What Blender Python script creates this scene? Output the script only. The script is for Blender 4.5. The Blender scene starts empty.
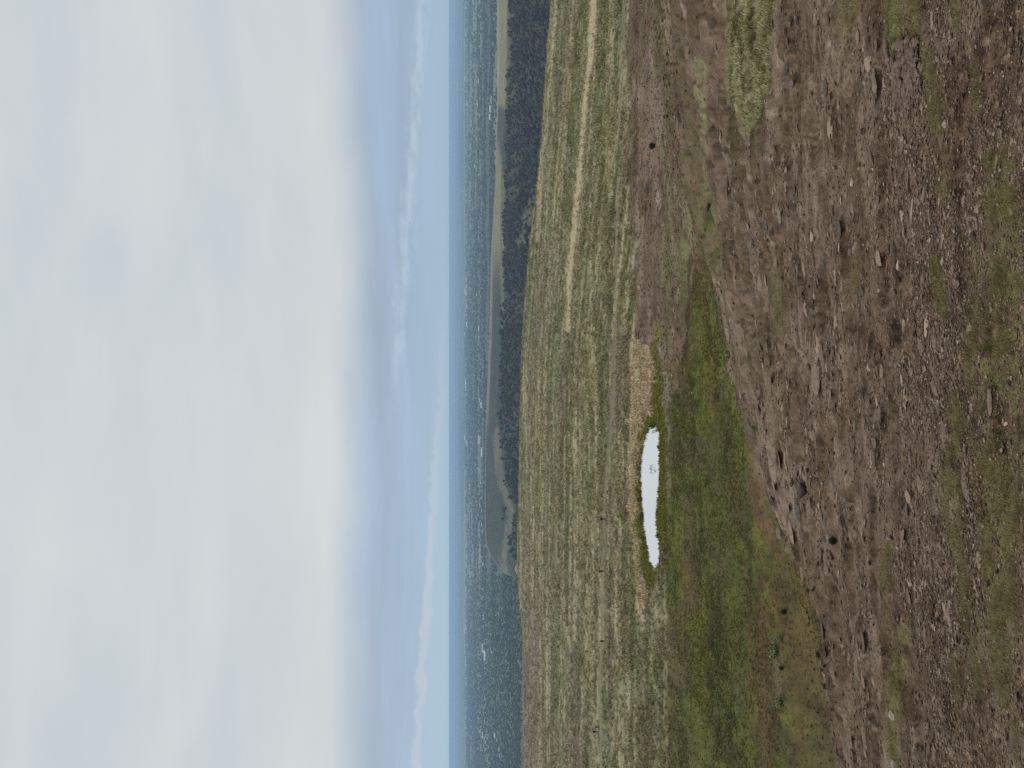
import bpy, bmesh, math, random
import numpy as np
from mathutils import Vector, Matrix

# ------------------------------------------------------------------ camera, world, sun, exposure
sc = bpy.context.scene
C = sc.collection
R = math.radians
H = 40.0                  # eye height above the meadow
F = 742.0                 # focal length in pixels of the 1024 px frame
PITCH = R(4.83)
SP, CP = math.sin(PITCH), math.cos(PITCH)

cam_d = bpy.data.cameras.new('camera')
cam = bpy.data.objects.new('camera', cam_d); C.objects.link(cam); sc.camera = cam
cam_d.sensor_fit = 'HORIZONTAL'; cam_d.sensor_width = 36.0; cam_d.lens = F / 1024 * 36
cam_d.clip_start = 0.1; cam_d.clip_end = 200000
# the photograph was taken with the camera turned on its side: its right edge points down
cam.matrix_world = Matrix(((0, 1, 0, 0), (-SP, 0, -CP, 0), (-CP, 0, SP, H), (0, 0, 0, 1)))

sc.view_settings.view_transform = 'Standard'; sc.view_settings.look = 'None'
sc.view_settings.gamma = 1; sc.view_settings.use_curve_mapping = False
sc.view_settings.exposure = 0.10
sc.cycles.use_denoising = False
sc.cycles.max_bounces = 6; sc.cycles.diffuse_bounces = 3; sc.cycles.volume_bounces = 3
sc.cycles.caustics_reflective = False; sc.cycles.caustics_refractive = False

SUN_EL, SUN_AZ = 34.0, -62.0     # behind a bright overcast, high on the left
sun_d = bpy.data.lights.new('sun', 'SUN'); sun_d.energy = 1.5; sun_d.angle = R(10); sun_d.color = (1, .97, .92)
sun = bpy.data.objects.new('sun', sun_d); C.objects.link(sun)
_e, _a = R(SUN_EL), R(SUN_AZ)
_dir = Vector((math.sin(_a) * math.cos(_e), math.cos(_a) * math.cos(_e), math.sin(_e)))
sun.rotation_euler = _dir.to_track_quat('Z', 'Y').to_euler()


class NT:
    """small helper for node trees"""
    def __init__(s, tree): s.t = tree; s.n = tree.nodes; s.l = tree.links
    def new(s, typ, **kw):
        nd = s.n.new(typ)
        for k, v in kw.items(): setattr(nd, k, v)
        return nd
    def put(s, sock, v):
        if hasattr(v, 'is_linked'): s.l.new(v, sock)
        else: sock.default_value = v
    def math(s, op, a, b=0.0, clamp=False):
        nd = s.new('ShaderNodeMath', operation=op, use_clamp=clamp)
        s.put(nd.inputs[0], a); s.put(nd.inputs[1], b)
        return nd.outputs[0]
    def step(s, v, lo, hi, a=0.0, b=1.0):
        nd = s.new('ShaderNodeMapRange', interpolation_type='SMOOTHSTEP', clamp=True)
        s.put(nd.inputs['Value'], v); s.put(nd.inputs['From Min'], lo); s.put(nd.inputs['From Max'], hi)
        nd.inputs['To Min'].default_value = a; nd.inputs['To Max'].default_value = b
        return nd.outputs['Result']
    def mix(s, f, a, b):
        nd = s.new('ShaderNodeMix', data_type='RGBA')
        s.put(nd.inputs[0], f); s.put(nd.inputs[6], a); s.put(nd.inputs[7], b)
        return nd.outputs[2]
    def mul(s, a, b):
        nd = s.new('ShaderNodeMix', data_type='RGBA', blend_type='MULTIPLY')
        nd.inputs[0].default_value = 1
        s.put(nd.inputs[6], a); s.put(nd.inputs[7], b)
        return nd.outputs[2]
    def xyz(s, x, y, z):
        nd = s.new('ShaderNodeCombineXYZ')
        for i, v in enumerate((x, y, z)): s.put(nd.inputs[i], v)
        return nd.outputs[0]
    def noise(s, vec, scale, detail=5, rough=.55, dist=0.0):
        nd = s.new('ShaderNodeTexNoise')
        if vec is not None: s.l.new(vec, nd.inputs['Vector'])
        nd.inputs['Scale'].default_value = scale; nd.inputs['Detail'].default_value = detail
        nd.inputs['Roughness'].default_value = rough; nd.inputs['Distortion'].default_value = dist
        return nd.outputs['Fac']


def lin1(c):
    c = c / 255.0
    return c / 12.92 if c <= .04045 else ((c + .055) / 1.055) ** 2.4
def lin(r, g, b): return (lin1(r), lin1(g), lin1(b), 1.0)

world = bpy.data.worlds.new('World'); sc.world = world; world.use_nodes = True
w = NT(world.node_tree); w.n.clear()
tc = w.new('ShaderNodeTexCoord'); sep = w.new('ShaderNodeSeparateXYZ'); w.l.new(tc.outputs['Generated'], sep.inputs[0])
dx, dy, dz = sep.outputs
el = w.math('MULTIPLY', w.math('ARCSINE', dz), 57.2958)           # elevation, degrees
az = w.math('MULTIPLY', w.math('ARCTAN2', dx, dy), 57.2958)       # azimuth, degrees, right positive
sky = w.new('ShaderNodeTexSky', sky_type='NISHITA'); sky.sun_disc = False
sky.sun_elevation = R(SUN_EL); sky.sun_rotation = R(SUN_AZ); sky.altitude = 300; sky.air_density = 1.0; sky.dust_density = 1.0
sky_c = w.mul(sky.outputs[0], (.085, .085, .085, 1))
# thin high veil seen in the clear strip over the horizon
veil = w.mix(w.step(el, .3, 3.4), lin(156, 185, 204), lin(150, 171, 195))
veil = w.mix(w.step(el, 2.6, 5.6), veil, lin(155, 170, 189))
n_v = w.noise(w.xyz(w.math('MULTIPLY', az, .05), w.math('MULTIPLY', el, .5), 3.0), 1.0, 4)
veil = w.mix(w.step(n_v, .3, .75), veil, lin(161, 184, 210))
clear = w.mix(.9, sky_c, veil)
# ragged thin cloud strip low over the horizon, and the white bank low on the left
n_r = w.noise(w.xyz(w.math('MULTIPLY', az, .55), w.math('MULTIPLY', el, 1.8), 9.0), 1.0, 6, .6)
c0 = w.math('ADD', 4.1, w.math('MULTIPLY', az, -.082))
band = w.math('SUBTRACT', 1.0, w.math('ABSOLUTE', w.math('DIVIDE', w.math('SUBTRACT', el, c0), 1.15)))
band = w.math('ADD', band, w.math('MULTIPLY', w.math('SUBTRACT', n_r, .5), 2.2))
band = w.math('MULTIPLY', w.step(band, .35, 1.25), w.step(az, -6, 6))
clear = w.mix(w.math('MULTIPLY', band, .6), clear, lin(184, 199, 212))
n_b = w.noise(w.xyz(w.math('MULTIPLY', az, .5), w.math('MULTIPLY', el, .8), 21.0), 1.0, 6, .6)
btop = w.math('ADD', w.math('ADD', .95, w.math('MULTIPLY', az, -.062)), w.math('MULTIPLY', w.math('SUBTRACT', n_b, .5), 1.5))
bank = w.math('MULTIPLY', w.step(w.math('SUBTRACT', btop, el), -.1, .12), w.step(el, -1, .9, .45, 1.0))
bank = w.math('MULTIPLY', bank, w.step(az, 12, -14))
rim = w.step(w.math('ABSOLUTE', w.math('SUBTRACT', w.math('SUBTRACT', btop, el), .3)), .5, 0)
bank_c = w.mix(rim, lin(170, 194, 210), lin(196, 203, 206))
clear = w.mix(w.math('MULTIPLY', bank, .48), clear, bank_c)
# the high overcast deck: noise laid on a flat cloud layer, so it runs in bands toward the horizon
inv = w.math('DIVIDE', 1.0, w.math('MAXIMUM', dz, .04))
px_, py_ = w.math('MULTIPLY', dx, inv), w.math('MULTIPLY', dy, inv)
n_1 = w.noise(w.xyz(w.math('MULTIPLY', px_, .30), w.math('MULTIPLY', py_, .9), 4.0), .62, 3, .45, .25)
n_2 = w.noise(w.xyz(w.math('MULTIPLY', az, .02), w.math('MULTIPLY', el, .06), 14.0), 1.6, 5, .5, .3)
n_3 = w.noise(w.xyz(w.math('MULTIPLY', az, .05), w.math('MULTIPLY', el, .2), 44.0), 1.0, 5, .5, .3)
tone = w.math('ADD', w.math('ADD', w.math('MULTIPLY', n_1, .26), w.math('MULTIPLY', n_2, .38)), w.math('MULTIPLY', n_3, .36))
deck = w.mix(w.step(tone, .33, .67), lin(189, 197, 203), lin(206, 211, 212))
warm = w.math('MULTIPLY', w.step(el, 16, 10.5), w.step(el, 7.4, 9.5))
warm = w.math('MULTIPLY', warm, w.step(n_2, .25, .6, .45, 1.0))
deck = w.mix(w.math('MULTIPLY', warm, .5), deck, lin(214, 217, 214))
n_e = w.noise(w.xyz(w.math('MULTIPLY', az, .045), w.math('MULTIPLY', el, .10), 31.0), 1.6, 4, .5)
edge = w.math('ADD', el, w.math('MULTIPLY', w.math('SUBTRACT', n_e, .5), 2.6))
edge = w.math('ADD', edge, w.math('MULTIPLY', az, -.002))
cover_m = w.step(edge, 5.0, 8.6)
col = w.mix(cover_m, clear, deck)
col = w.mix(w.step(el, 0, -6), col, lin(120, 125, 125))
bg = w.new('ShaderNodeBackground'); w.l.new(col, bg.inputs['Color']); bg.inputs['Strength'].default_value = 1.0
wo = w.new('ShaderNodeOutputWorld'); w.l.new(bg.outputs[0], wo.inputs['Surface'])

# ------------------------------------------------------------------ helpers
rng = np.random.default_rng(7)
random.seed(7)
E0 = 0.92                                  # what a white surface returns under this sky
def A(r, g, b):                            # base colour whose lit look is about this sRGB value
    return np.array([lin1(r), lin1(g), lin1(b)]) / E0

def vn(x, y, seed=0):
    x = np.asarray(x, float); y = np.asarray(y, float)
    ix = np.floor(x).astype(np.int64); iy = np.floor(y).astype(np.int64)
    fx = x - ix; fy = y - iy
    fx = fx * fx * fx * (fx * (6 * fx - 15) + 10); fy = fy * fy * fy * (fy * (6 * fy - 15) + 10)
    def hsh(i, j):
        h = (i * 374761393 + j * 668265263 + seed * 974634541) & 0xFFFFFFFF
        h = ((h ^ (h >> 13)) * 1274126177) & 0xFFFFFFFF
        h = ((h ^ (h >> 16)) * 2246822519) & 0xFFFFFFFF
        return ((h ^ (h >> 15)) & 0xFFFFFF) / float(0xFFFFFF)
    a = hsh(ix, iy); b = hsh(ix + 1, iy); c = hsh(ix, iy + 1); d = hsh(ix + 1, iy + 1)
    return (a * (1 - fx) + b * fx) * (1 - fy) + (c * (1 - fx) + d * fx) * fy
def fbm(x, y, seed=0, oct=4, gain=.5):
    s = 0; a = 1; t = 0
    for o in range(oct):
        s = s + a * vn(x * 2 ** o + 17.3 * o, y * 2 ** o - 9.1 * o, seed + o); t += a; a *= gain
    return s / t                            # 0..1
def lod(x, y, r, sx, sy, seed, oct=3, gain=.55):
    """world noise whose grain doubles in size with every doubling of the distance from the hill top"""
    L = np.log2(np.clip(r / 13, .5, 12)) + 1; l0 = np.floor(L); f = L - l0; out = 0
    for l_, w_ in ((l0, 1 - f), (l0 + 1, f)):
        k = 2.0 ** (l_ - 1)
        out = out + w_ * (fbm(x / (sx * k) + 31.7 * l_, y / (sy * k) - 11.9 * l_, seed, oct, gain) - .5)
    return .5 + out / np.sqrt(f * f + (1 - f) ** 2)
def ss(v, lo, hi):
    t = np.clip((v - lo) / (hi - lo), 0, 1); return t * t * (3 - 2 * t)

def proj(x, y, z):
    d = y * CP - (z - H) * SP
    d = np.where(np.abs(d) < 1e-6, 1e-6, d)
    up = y * SP + (z - H) * CP
    return 512 - F * up / d, 384 - F * x / d, d
def ray(px, py):
    x = (384 - py) / F; u = -(px - 512) / F
    return x, CP + u * SP, -SP + u * CP
def at_plane(px, py, z=0.0):
    x, y, dz_ = ray(px, py); t = (z - H) / dz_
    return x * t, y * t

# foot of the rocky slope and far rim of the plateau, on the meadow level
_ft = [(850, 800), (842, 740), (832, 670), (822, 600), (792, 545), (772, 505), (754, 440), (737, 372), (720, 310), (697, 255),
       (672, 190), (655, 110), (643, 40), (636, -20)]
FX, FY = zip(*sorted(at_plane(*p) for p in _ft)); FX = np.array(FX); FY = np.array(FY)
_ed = [(549, -20), (548, 0), (546, 40), (543, 80), (541, 110), (538, 150), (533, 200), (527, 260), (523, 310), (521, 350), (519, 400),
       (518, 450), (517, 500), (516, 540), (516, 570), (518, 600), (521, 640), (522, 700), (521, 768), (521, 790)]
_e2 = sorted((math.atan2(*at_plane(*p)), math.hypot(*at_plane(*p))) for p in _ed)
EA = np.array([p[0] for p in _e2]); ER = np.array([p[1] for p in _e2])
POND = [(655, 424), (660, 432), (659, 448), (660, 470), (659, 490), (657, 510), (656, 525), (659, 540), (660, 552), (658, 568), (654, 571),
        (650, 562), (646, 545), (643, 525), (641, 500), (640, 475), (641, 455), (644, 440), (649, 427)]
POND_W = np.array([at_plane(*p) for p in POND])

def sdist(px, py, poly):
    """signed distance to a polygon, positive inside"""
    P = np.asarray(poly, float); Q = np.roll(P, -1, 0)
    best = np.full(px.shape, 1e9); ins = np.zeros(px.shape, bool)
    for (x0, y0), (x1, y1) in zip(P, Q):
        ex, ey = x1 - x0, y1 - y0
        t = np.clip(((px - x0) * ex + (py - y0) * ey) / (ex * ex + ey * ey + 1e-9), 0, 1)
        best = np.minimum(best, (px - x0 - t * ex) ** 2 + (py - y0 - t * ey) ** 2)
        cr = ((y0 > py) != (y1 > py))
        xx = (x1 - x0) * (py - y0) / ((y1 - y0) if y1 != y0 else 1e-9) + x0
        ins ^= cr & (px < xx)
    d = np.sqrt(best)
    return np.where(ins, d, -d)
def ldist(px, py, line):
    best = np.full(px.shape, 1e9)
    for (x0, y0), (x1, y1) in zip(line[:-1], line[1:]):
        ex, ey = x1 - x0, y1 - y0
        t = np.clip(((px - x0) * ex + (py - y0) * ey) / (ex * ex + ey * ey + 1e-9), 0, 1)
        best = np.minimum(best, (px - x0 - t * ex) ** 2 + (py - y0 - t * ey) ** 2)
    return np.sqrt(best)

def base_z(x, y):
    x = np.asarray(x, float); y = np.asarray(y, float)
    r = np.hypot(x, y)
    xs = x * np.minimum(1.0, 60 / np.maximum(np.abs(x), 1e-6))
    yf = np.interp(xs, FX, FY)
    yf = .5 * yf + .25 * np.interp(xs - 6, FX, FY) + .25 * np.interp(xs + 6, FX, FY)
    h = 35.3 * (1 - y / yf)
    s = 1.1
    z = s * np.logaddexp(0, h / s)
    z = np.where(h > 30, np.minimum(z, 35.6 + 0 * z), z)
    z = z + 2.9 * ss(5.5 - r, 0, 4)
    # plateau roll and the far rim
    pl = ss(r, 165, 230)
    z = z + pl * 1.6 * (fbm(x / 70, y / 55, 3, 2) - .5)
    a = np.arctan2(x, y); re = np.interp(a, EA, ER)
    over = np.maximum(r - (re - 6), 0)
    z = z - .10 * over - .006 * over ** 2
    return z
def hz(x, y):
    x = np.asarray(x, float); y = np.asarray(y, float)
    z = base_z(x, y)
    r = np.hypot(x, y)
    slope = ss(z, 1.2, 6.0) * ss(r, 5, 9)
    amp = np.clip(r / 40, .25, 1.6)
    z = z + slope * amp * (.75 * (fbm(x / 9, y / 7, 11, 2) - .5))
    # weathered ledges: stretched along the slope
    q = fbm(x / 3.2, y / 1.3, 15, 3)
    z = z + slope * amp * .38 * (ss(q, .42, .58) - .5)
    z = z + slope * .24 * amp * (fbm(x / .9, y / .5, 19, 3, .6) - .5)
    flat = (1 - slope)
    z = z + flat * .16 * (fbm(x / 3.0, y / 2.2, 23, 3) - .3) + flat * .22 * (fbm(x / .8, y / .8, 27, 2) - .4) * (1 - ss(r, 150, 260))
    sd = sdist(x, y, POND_W) + 1.5 * (fbm(x / 1.6, y / 1.6, 29, 3, .6) - .5)
    near = ss(sd, -16, -2)
    z = z * (1 - near) + near * np.where(sd > 0, -.5 * ss(sd, -.1, 1.0) + .06, .06 + .05 * np.minimum(-sd, 4) * (1 - ss(-sd, 6, 16)))
    return z

def mesh_np(name, verts, faces, cols=None, smooth=False, attr='cover'):
    """verts (n,3), faces (m,k) with constant k"""
    me = bpy.data.meshes.new(name)
    verts = np.ascontiguousarray(verts, np.float32); faces = np.ascontiguousarray(faces, np.int32)
    k = faces.shape[1]; m = len(faces)
    me.vertices.add(len(verts)); me.vertices.foreach_set('co', verts.ravel())
    me.loops.add(m * k); me.loops.foreach_set('vertex_index', faces.ravel())
    me.polygons.add(m)
    me.polygons.foreach_set('loop_start', np.arange(0, m * k, k, dtype=np.int32))
    me.polygons.foreach_set('loop_total', np.full(m, k, np.int32))
    me.polygons.foreach_set('use_smooth', np.full(m, smooth))
    me.update(calc_edges=True)
    if cols is not None:
        at = me.attributes.new(attr, 'FLOAT_COLOR', 'POINT')
        c4 = np.ones((len(verts), 4), np.float32); c4[:, :3] = cols
        at.data.foreach_set('color', c4.ravel())
    return me
def link(name, me, mat=None, parent=None):
    o = bpy.data.objects.new(name, me); C.objects.link(o)
    if mat is not None and not me.materials: me.materials.append(mat)
    if parent: o.parent = parent
    return o
def tag(o, label=None, cat=None, group=None, kind=None):
    if label: o['label'] = label
    if cat: o['category'] = cat
    if group: o['group'] = group
    if kind: o['kind'] = kind
    return o

def grid_faces(nr, nc):
    i = np.arange(nr - 1)[:, None] * nc + np.arange(nc - 1)[None, :]
    return np.stack([i, i + 1, i + nc + 1, i + nc], -1).reshape(-1, 4)

# ------------------------------------------------------------------ materials
def new_mat(name):
    m = bpy.data.materials.new(name); m.use_nodes = True
    t = NT(m.node_tree); p = t.n['Principled BSDF']
    p.inputs['Specular IOR Level'].default_value = .15
    return m, t, p
def cover_mat(name, rough=.95, scales=((2.2, .35), (14, .5)), bump=.0, bscale=10., stretch=(1, 1, 1)):
    m, t, p = new_mat(name)
    a = t.new('ShaderNodeAttribute', attribute_name='cover')
    tcn = t.new('ShaderNodeTexCoord')
    mp = t.new('ShaderNodeMapping'); t.l.new(tcn.outputs['Object'], mp.inputs[0]); mp.inputs['Scale'].default_value = stretch
    c = a.outputs['Color']
    for i, (s, k) in enumerate(scales):
        n = t.noise(mp.outputs[0], s, 6, .62)
        v = t.step(n, .28, .72, 1 - k, 1 + k)
        c = t.mul(c, t.xyz(v, v, v))
    t.l.new(c, p.inputs['Base Color']); p.inputs['Roughness'].default_value = rough
    if bump:
        n = t.noise(mp.outputs[0], bscale, 6, .65)
        b = t.new('ShaderNodeBump'); b.inputs['Strength'].default_value = bump; b.inputs['Distance'].default_value = .08
        t.l.new(n, b.inputs['Height']); t.l.new(b.outputs[0], p.inputs['Normal'])
    return m
def tint_mat(name, col, var=.35, scale=6., rough=.9):
    m, t, p = new_mat(name)
    oi = t.new('ShaderNodeObjectInfo'); tcn = t.new('ShaderNodeTexCoord')
    n = t.noise(tcn.outputs['Object'], scale, 5, .6)
    v = t.math('MULTIPLY', t.step(n, .25, .75, 1 - var, 1 + var), t.step(oi.outputs['Random'], 0, 1, .78, 1.2))
    t.l.new(t.mul((*col[:3], 1), t.xyz(v, v, v)), p.inputs['Base Color']); p.inputs['Roughness'].default_value = rough
    return m

M_ground = cover_mat('hillside soil and grass', scales=((1.3, .22), (9, .34), (45, .5)), bump=.9, bscale=14)
M_far = cover_mat('far hill cover', scales=((.02, .2), (.09, .3)))
M_plain = cover_mat('valley cover', scales=((.0016, .22), (.008, .3)))
M_blade = cover_mat('grass blades', scales=((3, .2),), rough=.8)
M_stone = cover_mat('loose stone', scales=((6, .25), (30, .3)), bump=.4, bscale=25)
M_leaf = cover_mat('tree foliage', scales=((.25, .3),), rough=.85)

# ------------------------------------------------------------------ the near hill, meadow and plateau
def row_radii():
    ys = np.concatenate([np.linspace(1, 8, 15), np.geomspace(8.3, 420, 6000)])
    z = base_z(np.zeros_like(ys), ys)
    v = proj(0 * ys, ys, z)[0]
    rows = [1.0, 2.5, 4.0, 5.2]
    last = None
    for y_, v_ in zip(ys, v):
        if y_ < 6: continue
        if last is None or last - v_ >= .95 or y_ - rows[-1] > max(.6, y_ * .03): rows.append(y_); last = v_
    rows += [428, 440, 455, 475, 500, 540]
    return np.array(rows)
RR = row_radii()
AZ = np.radians(np.concatenate([np.linspace(-180, -46, 40), np.linspace(-42, -32, 60)[:-1], np.linspace(-32, 32, 760), np.linspace(32, 42, 60)[1:],
                                np.linspace(46, 180, 40)]))
ag, rg = np.meshgrid(AZ, RR)
re_g = np.interp(ag, EA, ER)
rg = rg * (1 + ss(rg, 150, 300) * (re_g / 400 - 1))
gx, gy = rg * np.sin(ag), rg * np.cos(ag)
shape = gx.shape
gx, gy = gx.ravel(), gy.ravel()
gz = hz(gx, gy)
ppx, ppy, pdep = proj(gx, gy, base_z(gx, gy))
front = pdep > 1
ppx = np.where(front, ppx, 2000.); ppy = np.where(front, ppy, 0.)
ppy = np.clip(ppy, -260, 1030)

# colours of the cover
K = {
 'soil': A(103, 84, 65), 'rock': A(124, 107, 91), 'redsoil': A(95, 75, 58), 'rockpale': A(146, 129, 113),
 'meadow': A(95, 89, 43), 'meadow2': A(82, 86, 41), 'olivebrown': A(96, 79, 50), 'lush': A(106, 108, 34),
 'grass': A(119, 116, 80), 'grass2': A(92, 98, 58), 'straw': A(172, 158, 126), 'greygrass': A(126, 124, 100),
 'bare': A(116, 102, 88), 'reed': A(160, 144, 116), 'moss': A(112, 105, 66), 'moss2': A(93, 91, 48),
 'orange': A(116, 89, 62), 'trail': A(128, 114, 98), 'bench': A(134, 130, 92), 'mud': A(84, 74, 52), 'wet': A(60, 54, 34),
}
POLY = {
 'meadow': [(668, 800), (840, 800), (836, 740), (832, 690), (829, 640), (818, 600), (800, 560), (775, 520), (762, 490), (752, 450), (740, 410),
            (728, 370), (722, 330), (716, 290), (708, 262), (697, 262), (689, 300), (686, 340), (680, 380), (669, 420), (664, 470), (663, 520),
            (665, 570), (668, 620), (668, 690)],
 'meadow_brown': [(776, 520), (800, 556), (820, 600), (830, 660), (836, 800), (795, 800), (790, 700), (786, 640), (778, 590), (765, 540), (752, 470), (760, 480)],
 'lush': [(637, 440), (643, 424), (654, 408), (657, 372), (653, 342), (656, 342), (661, 376), (665, 420), (667, 470), (665, 520), (662, 562),
          (655, 590), (649, 586), (642, 560), (638, 520), (637, 470)],
 'reed': [(633, 352), (638, 344), (650, 350), (655, 376), (653, 408), (642, 426), (637, 470), (638, 520), (642, 570), (648, 600), (644, 606), (638, 570), (634, 520), (633, 470), (632, 430), (631, 390)],
 'bench': [(730, -40), (778, -40), (777, 50), (770, 92), (760, 128), (753, 134), (746, 106), (736, 104), (731, 60)],
 'green_top': [(884, -40), (914, -40), (912, 30), (903, 62), (894, 60), (887, 30)],
 'orange': [(748, 465), (762, 470), (768, 520), (788, 562), (772, 556), (754, 515)],
 'brown_left': [(672, 600), (684, 596), (690, 640), (688, 690), (676, 700), (671, 660)],
 'bare1': [(612, 320), (628, 335), (628, 400), (618, 440), (606, 430), (612, 380)],
 'rocky_far': [(645, 88), (664, 80), (664, 190), (655, 210), (646, 150)],
}
# long patches of grass lying along the rocky slope: polyline, half width, kind
STRIPES = [
 ([(704, 60), (706, 150), (703, 240)], 4.5, 'bench', .8), ([(690, 150), (686, 230), (684, 320)], 4, 'grass2', .8),
 ([(696, 190), (702, 240), (706, 262)], 10, 'moss2', .7), ([(684, 190), (689, 260)], 3, 'bench', .7), ([(712, 180), (714, 245)], 5, 'moss2', .6),
 ([(640, 180), (637, 250), (638, 330)], 2.5, 'straw', .5), ([(740, 100), (738, 160)], 3, 'moss', .6), ([(761, 100), (763, 150)], 3, 'moss', .6),
 ([(781, 275), (783, 335)], 6.5, 'moss2', .85), ([(752, 340), (758, 440)], 4, 'moss2', .5), ([(768, 330), (770, 400)], 6, 'moss', .35),
 ([(845, -30), (850, 20)], 9, 'moss', .6), ([(918, -30), (928, 40), (942, 90), (948, 135), (952, 190)], 7, 'moss', .85),
 ([(930, 30), (938, 110), (940, 150)], 8, 'mud', .5), ([(976, 40), (980, 110)], 3.5, 'moss', .7), ([(958, -30), (962, 20)], 5, 'moss', .6),
 ([(944, 262), (949, 310)], 6, 'moss2', .95), ([(1002, 165), (1004, 260), (1002, 330), (996, 380)], 17, 'moss2', .85), ([(978, 250), (984, 360)], 10, 'moss', .6),
 ([(1016, 150), (1020, 300), (1012, 420), (1018, 540)], 9, 'moss', .75), ([(985, 360), (992, 440), (1004, 560), (1010, 640)], 15, 'moss', .8),
 ([(962, 400), (958, 470), (960, 550)], 8.5, 'moss', .8), ([(968, 560), (974, 640), (978, 690)], 4.5, 'moss', .85), ([(980, 600), (988, 660)], 4, 'moss', .7),
 ([(994, 670), (998, 710)], 3.5, 'moss', .6), ([(1000, 560), (1008, 700)], 8, 'moss2', .5), ([(1016, 640), (1020, 790)], 5, 'moss', .5), ([(960, 660), (966, 700)], 4, 'moss', .5),
 ([(896, 545), (892, 600), (886, 640)], 4.5, 'moss', .8), ([(907, 630), (904, 690), (900, 730), (898, 800)], 9.5, 'moss', .95), ([(889, 715), (887, 800)], 6, 'rockpale', .8),
 ([(852, 240), (850, 290)], 4, 'moss', .5), ([(864, 170), (858, 240)], 3, 'moss', .4), ([(806, 60), (800, 110)], 3, 'moss', .5),
 ([(850, 90), (846, 200)], 12, 'redsoil', .5), ([(945, 190), (930, 330)], 14, 'redsoil', .5), ([(876, 60), (868, 200)], 9, 'rock', .5),
 ([(915, 230), (905, 400), (900, 480)], 13, 'rock', .45), ([(870, 380), (880, 500)], 16, 'rock', .35), ([(728, 130), (722, 210)], 8, 'rock', .6),
 ([(772, 440), (780, 530)], 6, 'rockpale', .5), ([(736, 300), (748, 400), (760, 470)], 5, 'rock', .7), ([(800, 470), (795, 540)], 6, 'rockpale', .4),
]
PLAT = [
 ([(597, -30), (591, 50), (585, 110), (579, 180), (573, 235), (569, 290), (567, 330)], 3.0, 'straw', 1.0),
 ([(558, -30), (554, 50), (547, 110), (541, 180), (538, 240)], 1.5, 'straw', .8), ([(551, 0), (547, 60), (541, 130)], 1.0, 'straw', .5),
 ([(586, -30), (578, 60), (573, 140), (567, 220)], 3.2, 'grass2', .9), ([(606, -30), (604, 40), (602, 120), (606, 200)], 5, 'grass2', .6),
 ([(613, -30), (611, 60), (609, 150), (611, 200)], 1.6, 'straw', .55), ([(622, 20), (622, 150)], 2, 'bare', .6), ([(628, -30), (627, 110)], 1.5, 'straw', .6),
 ([(571, -30), (566, 60), (560, 130)], 4, 'bare', .5), ([(544, 250), (530, 420), (526, 560), (530, 700)], 3.5, 'bare', .4),
 ([(590, 340), (596, 420)], 3, 'straw', .7), ([(574, 420), (580, 500)], 2, 'straw', .45), ([(637, 330), (633, 420), (629, 480)], 2.3, 'straw', .8),
 ([(632, 470), (638, 560), (641, 610), (648, 640)], 3.0, 'straw', .75), ([(560, 560), (568, 650)], 2, 'straw', .4), ([(546, 620), (548, 720)], 1.5, 'straw', .5),
 ([(590, 600), (592, 700), (594, 800)], 2.0, 'straw', .5), ([(536, 590), (533, 680), (528, 780)], 4.5, 'bare', .7), ([(572, 650), (575, 790)], 5, 'bare', .5),
 ([(648, 640), (655, 660), (656, 700)], 3, 'grass2', .8), ([(666, 680), (669, 720)], 1.6, 'orange', .5), ([(674, 730), (676, 800)], 3.5, 'bare', .8),
 ([(612, 480), (618, 560), (624, 620)], 4, 'bare', .5), ([(628, 500), (632, 560)], 3, 'bare', .4), ([(545, 120), (552, 250), (548, 330)], 3.5, 'greygrass', .6),
 ([(560, 300), (552, 450), (556, 600)], 3, 'grass2', .45), ([(588, 220), (584, 330), (586, 400)], 4, 'grass2', .5), ([(648, 590), (656, 640)], 5, 'greygrass', .7),
 ([(668, 400), (672, 440), (668, 480)], 2.5, 'greygrass', .8), ([(654, 585), (660, 620), (662, 660)], 2, 'straw', .5),
]
EXTRA = [
 ([(690, 250), (690, 300), (686, 345), (683, 400)], 1.5, 'wet', .95), ([(738, 92), (736, 130), (741, 185)], 2.2, 'wet', .85), ([(760, 118), (757, 150), (764, 200)], 2.2, 'wet', .85),
 ([(706, 150), (708, 200), (703, 262)], 2.0, 'wet', .85), ([(741, 185), (730, 225), (712, 262)], 1.6, 'wet', .6), ([(667, 370), (668, 430), (669, 500)], 3.5, 'greygrass', .55),
 ([(702, 590), (700, 690), (702, 790)], 8, 'lush', .3), ([(716, 430), (730, 560), (742, 660)], 9, 'meadow2', .6), ([(700, 280), (704, 350), (706, 430)], 5, 'lush', .3),
 ([(690, 500), (692, 600)], 5, 'olivebrown', .7), ([(760, 600), (764, 700), (768, 790)], 6, 'olivebrown', .6), ([(777, 640), (780, 700)], 4, 'rock', .4),
 ([(690, 160), (700, 215), (700, 262)], 5, 'olivebrown', .4), ([(660, 330), (655, 350)], 3, 'lush', .7), ([(676, 262), (684, 300)], 3, 'moss2', .6), ([(672, 345), (676, 400)], 3, 'olivebrown', .6),
]
TRAIL = [(602, 800), (600, 700), (602, 640), (604, 560), (605, 500), (610, 440), (614.5, 390), (616, 300), (617, 200), (620, 120), (624, 20), (626, -30)]

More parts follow.
